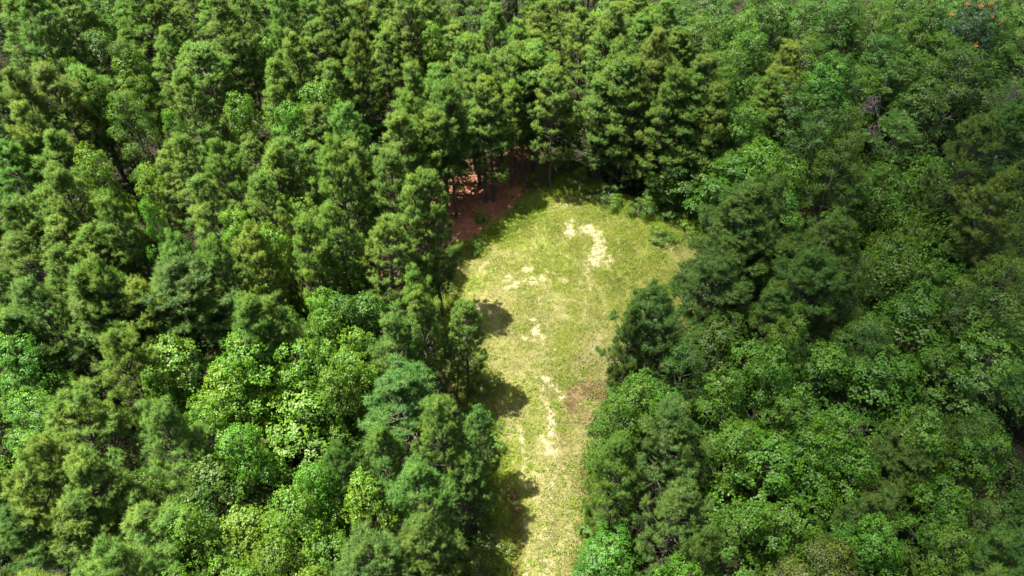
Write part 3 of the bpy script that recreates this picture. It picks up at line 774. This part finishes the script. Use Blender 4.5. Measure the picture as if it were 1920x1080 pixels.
    return grass, bare, np.clip(dry, 0, 1), red, straw, wet
GX, GY = np.meshgrid(gx, gy)
X, Y = GX.ravel(), GY.ravel()
g_, b_, d_, r_, s_, w_ = masks(X, Y)
Z = 0.10 * (fbm(X * .25, Y * .25, 61, 3) - .5) + 0.05 * (fbm(X * 1.6, Y * 1.6, 62, 3) - .5) - 0.03 * b_
nx, ny = len(gx), len(gy)
ii = (np.arange(ny - 1)[:, None] * nx + np.arange(nx - 1)[None, :]).ravel()
gf = np.stack([ii, ii + 1, ii + nx + 1, ii + nx], 1)

def ground_mat():
    m, n, l = new_mat("ground_soil_and_turf")
    out = n.new("ShaderNodeOutputMaterial"); pb = n.new("ShaderNodeBsdfPrincipled"); pb.inputs["Roughness"].default_value = .95; pb.inputs["Specular IOR Level"].default_value = .15
    def attr(k):
        a = n.new("ShaderNodeAttribute"); a.attribute_name = k; return a.outputs["Fac"]
    tc = n.new("ShaderNodeTexCoord")
    def noise(sc, det=5):
        a = n.new("ShaderNodeTexNoise"); a.inputs["Scale"].default_value = sc; a.inputs["Detail"].default_value = det; a.inputs["Roughness"].default_value = .7
        l.new(tc.outputs["Object"], a.inputs[0]); return a.outputs[0]
    def ramp(v, a, b):
        r = n.new("ShaderNodeMapRange"); r.inputs["From Min"].default_value = a; r.inputs["From Max"].default_value = b; l.new(v, r.inputs["Value"]); return r.outputs[0]
    def mix(f, a, b):
        x = n.new("ShaderNodeMix"); x.data_type = 'RGBA'
        l.new(f, x.inputs["Factor"])
        for s, k in ((a, "A"), (b, "B")):
            if isinstance(s, tuple): x.inputs[k].default_value = rgb(s)
            else: l.new(s, x.inputs[k])
        return x.outputs["Result"]
    fine = ramp(noise(9), .35, .65); mid = ramp(noise(1.7), .38, .62); vf = ramp(noise(28, 3), .35, .65)
    floor = mix(fine, (.010, .012, .006), (.034, .027, .014))
    straw = mix(vf, (.13, .052, .03), (.40, .165, .095))
    floor = mix(attr("straw"), floor, straw)
    green = mix(mid, (.065, .105, .013), (.18, .20, .04))
    green = mix(fine, green, (.20, .18, .065))
    dry = mix(vf, (.13, .105, .05), (.32, .265, .145))
    turf = mix(attr("dry"), green, dry)
    red = mix(vf, (.08, .045, .03), (.23, .13, .09))
    turf = mix(attr("red"), turf, red)
    sand = mix(vf, (.27, .22, .13), (.54, .46, .31))
    turf = mix(attr("bare"), turf, sand)
    col = mix(attr("grass"), floor, turf)
    l.new(col, pb.inputs["Base Color"])
    bp = n.new("ShaderNodeBump"); bp.inputs["Strength"].default_value = .5; bp.inputs["Distance"].default_value = .05
    l.new(noise(14, 6), bp.inputs["Height"]); l.new(bp.outputs[0], pb.inputs["Normal"])
    l.new(pb.outputs[0], out.inputs[0])
    return m
gm = mesh_np("ground", np.stack([X, Y, Z], 1), gf, ground_mat(), {"grass": g_, "bare": b_, "dry": d_, "red": r_, "straw": s_}, True)
ground = link("ground", gm); ground['kind'] = "structure"
def ground_z(x, y):
    return 0.10 * (fbm(x * .25, y * .25, 61, 3) - .5) + 0.05 * (fbm(x * 1.6, y * 1.6, 62, 3) - .5)

# ------------------------------------------------------------------ thin cloud drifting over the right-hand stand
def cloud():
    m, n, l = new_mat("thin_cloud")
    out = n.new("ShaderNodeOutputMaterial"); pv = n.new("ShaderNodeVolumePrincipled")
    pv.inputs["Color"].default_value = (1, 1, 1, 1); pv.inputs["Density"].default_value = CLOUD_D
    pv.inputs["Anisotropy"].default_value = .6
    l.new(pv.outputs[0], out.inputs["Volume"])
    nr, na = 24, 72
    vs = [(0, 0, 1)]
    for i in range(1, nr):
        for j in range(na):
            a = j * 2 * math.pi / na; q = i / (nr - 1)
            k = 1 + .16 * math.sin(2 * a + 1) + .09 * math.sin(5 * a + .4) + .05 * math.sin(9 * a)
            vs.append((math.cos(a) * q * k, math.sin(a) * q * k, (1 - q * q) ** 1.3))
    top = len(vs); vs = vs + [(x, y, -.35 * z - (1e-3 if z > 0 else 1e-3)) for x, y, z in vs]
    f3, f4 = [], []
    for o in (0, top):
        fl = o > 0
        for j in range(na):
            t = (o, o + 1 + j, o + 1 + (j + 1) % na); f3.append(t[::-1] if fl else t)
        for i in range(nr - 2):
            for j in range(na):
                a, b = o + 1 + i * na + j, o + 1 + i * na + (j + 1) % na
                t = (a, a + na, b + na, b); f4.append(t[::-1] if fl else t)
    e = 1 + (nr - 2) * na
    for j in range(na):
        a, b = e + j, e + (j + 1) % na
        f4.append((a, a + top, b + top, b))
    o = link("cloud", mesh_np("cloud", np.array(vs) * [CLOUD_R[0], CLOUD_R[1], CLOUD_R[2]], [np.array(f3), np.array(f4)], m, smooth=True))
    h = 120.0; off = h / math.tan(R(SUN_ELEV)); n_ = math.hypot(*SUN_FROM)
    o.location = (CLOUD_C[0] + SUN_FROM[0] / n_ * off, CLOUD_C[1] + SUN_FROM[1] / n_ * off, h)
    o['kind'] = "stuff"; o['label'] = "thin white cloud high above the shaded right-hand trees"; o['category'] = "cloud"
CLOUD_D, CLOUD_R, CLOUD_C = .155, (60, 82, 14), (68, 18)
cloud()

# ------------------------------------------------------------------ grass blades
def blade_mat():
    m, n, l = new_mat("grass_blades")
    out = n.new("ShaderNodeOutputMaterial")
    a1 = n.new("ShaderNodeAttribute"); a1.attribute_name = "dryness"
    a2 = n.new("ShaderNodeAttribute"); a2.attribute_name = "redness"
    a3 = n.new("ShaderNodeAttribute"); a3.attribute_name = "tint"
    def mix(f, a, b):
        x = n.new("ShaderNodeMix"); x.data_type = 'RGBA'; l.new(f, x.inputs["Factor"])
        for s, k in ((a, "A"), (b, "B")):
            if isinstance(s, tuple): x.inputs[k].default_value = rgb(s)
            else: l.new(s, x.inputs[k])
        return x.outputs["Result"]
    g = mix(a3.outputs["Fac"], (.12, .19, .014), (.35, .425, .038))
    d = mix(a3.outputs["Fac"], (.26, .21, .08), (.46, .385, .18))
    r = mix(a3.outputs["Fac"], (.14, .07, .045), (.32, .19, .13))
    c = mix(a1.outputs["Fac"], g, d); c = mix(a2.outputs["Fac"], c, r)
    pb = n.new("ShaderNodeBsdfPrincipled"); l.new(c, pb.inputs["Base Color"]); pb.inputs["Roughness"].default_value = .6; pb.inputs["Specular IOR Level"].default_value = .3
    tr = n.new("ShaderNodeBsdfTranslucent"); l.new(c, tr.inputs["Color"])
    ms = n.new("ShaderNodeMixShader"); ms.inputs[0].default_value = .35
    l.new(pb.outputs[0], ms.inputs[1]); l.new(tr.outputs[0], ms.inputs[2]); l.new(ms.outputs[0], out.inputs[0])
    return m
M_GRASS = blade_mat()
N = 900000
x0, x1 = min(p[0] for p in CLR) - 1.5, max(p[0] for p in CLR) + 1.5
y0, y1 = 13, max(p[1] for p in CLR) + 1.5
bx = rng.uniform(x0, x1, N); by = rng.uniform(y0, y1, N)
gg, bb, dd, rr, _, ww = masks(bx, by)
clump = np.clip(.6 * fbm(bx * 3.2, by * 3.2, 71, 3) + .55 * fbm(bx * .9, by * .9, 72, 3), 0, 1)
keep = rng.random(N) < gg * (1 - .93 * bb) * (.10 + 1.6 * clump)
bx, by, bb, dd, rr, ww, clump = [a[keep] for a in (bx, by, bb, dd, rr, ww, clump)]
n = len(bx); print("grass blades", n)
edge = 1 - sstep(.2, 2.0, seg_dist(clr_np, bx, by))
lean = rng.normal(0, .55, (n, 2))
ax_ = unit(np.stack([lean[:, 0], lean[:, 1], np.ones(n)], 1))
ln = (.07 + .12 * rng.random(n)) * (.35 + 1.4 * clump) * (1 + 1.6 * edge) * (1 - .45 * dd)
olive = 1 - sstep(.8, 2.6, seg_dist(gpt((1120, 690), (1100, 800), (1080, 900), (1075, 1000), (1080, 1100)), bx + (ww - .5) * 2, by))
dryb = np.clip((rng.random(n) < (.06 + .62 * dd + .10 * (1 - ww))).astype(float) * rng.uniform(.6, 1, n), 0, 1)
redb = (rng.random(n) < rr * .85 + .02 + .16 * olive).astype(float)
tb_ = np.clip(.02 - .38 * olive + 1.0 * ww + .6 * (fbm(bx * .5, by * .5, 81, 3) - .5) + rng.normal(0, .16, n), 0, 1)
base = np.stack([bx, by, ground_z(bx, by) - .01], 1)
v, f, _ = blades(base, ax_, ln, .016 + .018 * rng.random(n), tb_)
me = mesh_np("grass", v, f, M_GRASS, {"tint": np.repeat(tb_, 3), "dryness": np.repeat(dryb, 3), "redness": np.repeat(redb, 3)})
o = link("grass", me); o['kind'] = "stuff"; o['label'] = "sunlit yellow-green grass with dry patches covering the clearing and the track"; o['category'] = "grass"

# low leafy weeds scattered through the turf and thick along its margin
N = 34000
wx = rng.uniform(x0, x1, N); wy = rng.uniform(y0, y1, N)
gg, bb, dd, rr, _, ww = masks(wx, wy)
sdm = seg_dist(clr_np, wx, wy)
keep = rng.random(N) < gg * (1 - bb) * (.10 + .9 * np.exp(-(sdm / 1.1) ** 2) + .45 * sstep(.5, .62, fbm(wx * .8, wy * .8, 91, 3)))
wx, wy, sdm = wx[keep], wy[keep], sdm[keep]
hz = (.05 + .16 * rng.random(len(wx))) * (1 + 2.0 * np.exp(-(sdm / .9) ** 2))
p = np.stack([wx, wy, ground_z(wx, wy) + hz], 1)
v, f, t_, _q = rosettes(p, np.tile([0, 0, 1.0], (len(p), 1)), 5, .10, .55, np.clip(.75 + rng.normal(0, .15, len(p)), 0, 1), spread=.07)
o = link("weeds", mesh_np("weeds", v, f, M_LEAF, {"tint": t_})); o.color = (1.6, 1.35, .9, 1)
o['kind'] = "stuff"; o['label'] = "low leafy weeds in the turf, thickest along the clearing margin"; o['category'] = "weeds"

# ------------------------------------------------------------------ undergrowth of the forest floor
N = 105000
uy = rng.uniform(10, 108, N); half = (uy * CP + 44 * SP) * 960 / FPX + 6
ux = rng.uniform(-1, 1, N) * half
sd_ = np.where(inside(CLR, ux, uy), -1, 1) * seg_dist(clr_np, ux, uy)
straw_ = np.clip(1 - seg_dist(gpt((810, 440), (870, 420), (930, 370), (985, 345)), ux, uy) / 5, 0, 1)
keep = (sd_ > .3) & (rng.random(N) < (1 - .93 * sstep(.1, .5, straw_)) * (.25 + 1.2 * sstep(.35, .65, fbm(ux * .4, uy * .4, 95, 3))))
ux, uy = ux[keep], uy[keep]
hh = .15 + 1.7 * rng.random(len(ux)) ** 1.6 * (.4 + fbm(ux * .7, uy * .7, 96, 3))
p = np.stack([ux, uy, hh], 1)
v, f, t_, _q = rosettes(p, unit(rng.normal(0, .4, (len(p), 3)) + [0, 0, 1.0]), 6, .17, .7, np.clip(.4 + rng.normal(0, .15, len(p)), 0, 1), spread=.2)
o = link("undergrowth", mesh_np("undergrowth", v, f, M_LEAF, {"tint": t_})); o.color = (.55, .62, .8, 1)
o['kind'] = "stuff"; o['label'] = "leafy undergrowth on the shaded forest floor beneath the trees"; o['category'] = "undergrowth"
from collections import Counter
print("KINDS", Counter(t['n'] for t in trees))
print("tris", sum(len(m.polygons) for m in bpy.data.meshes))
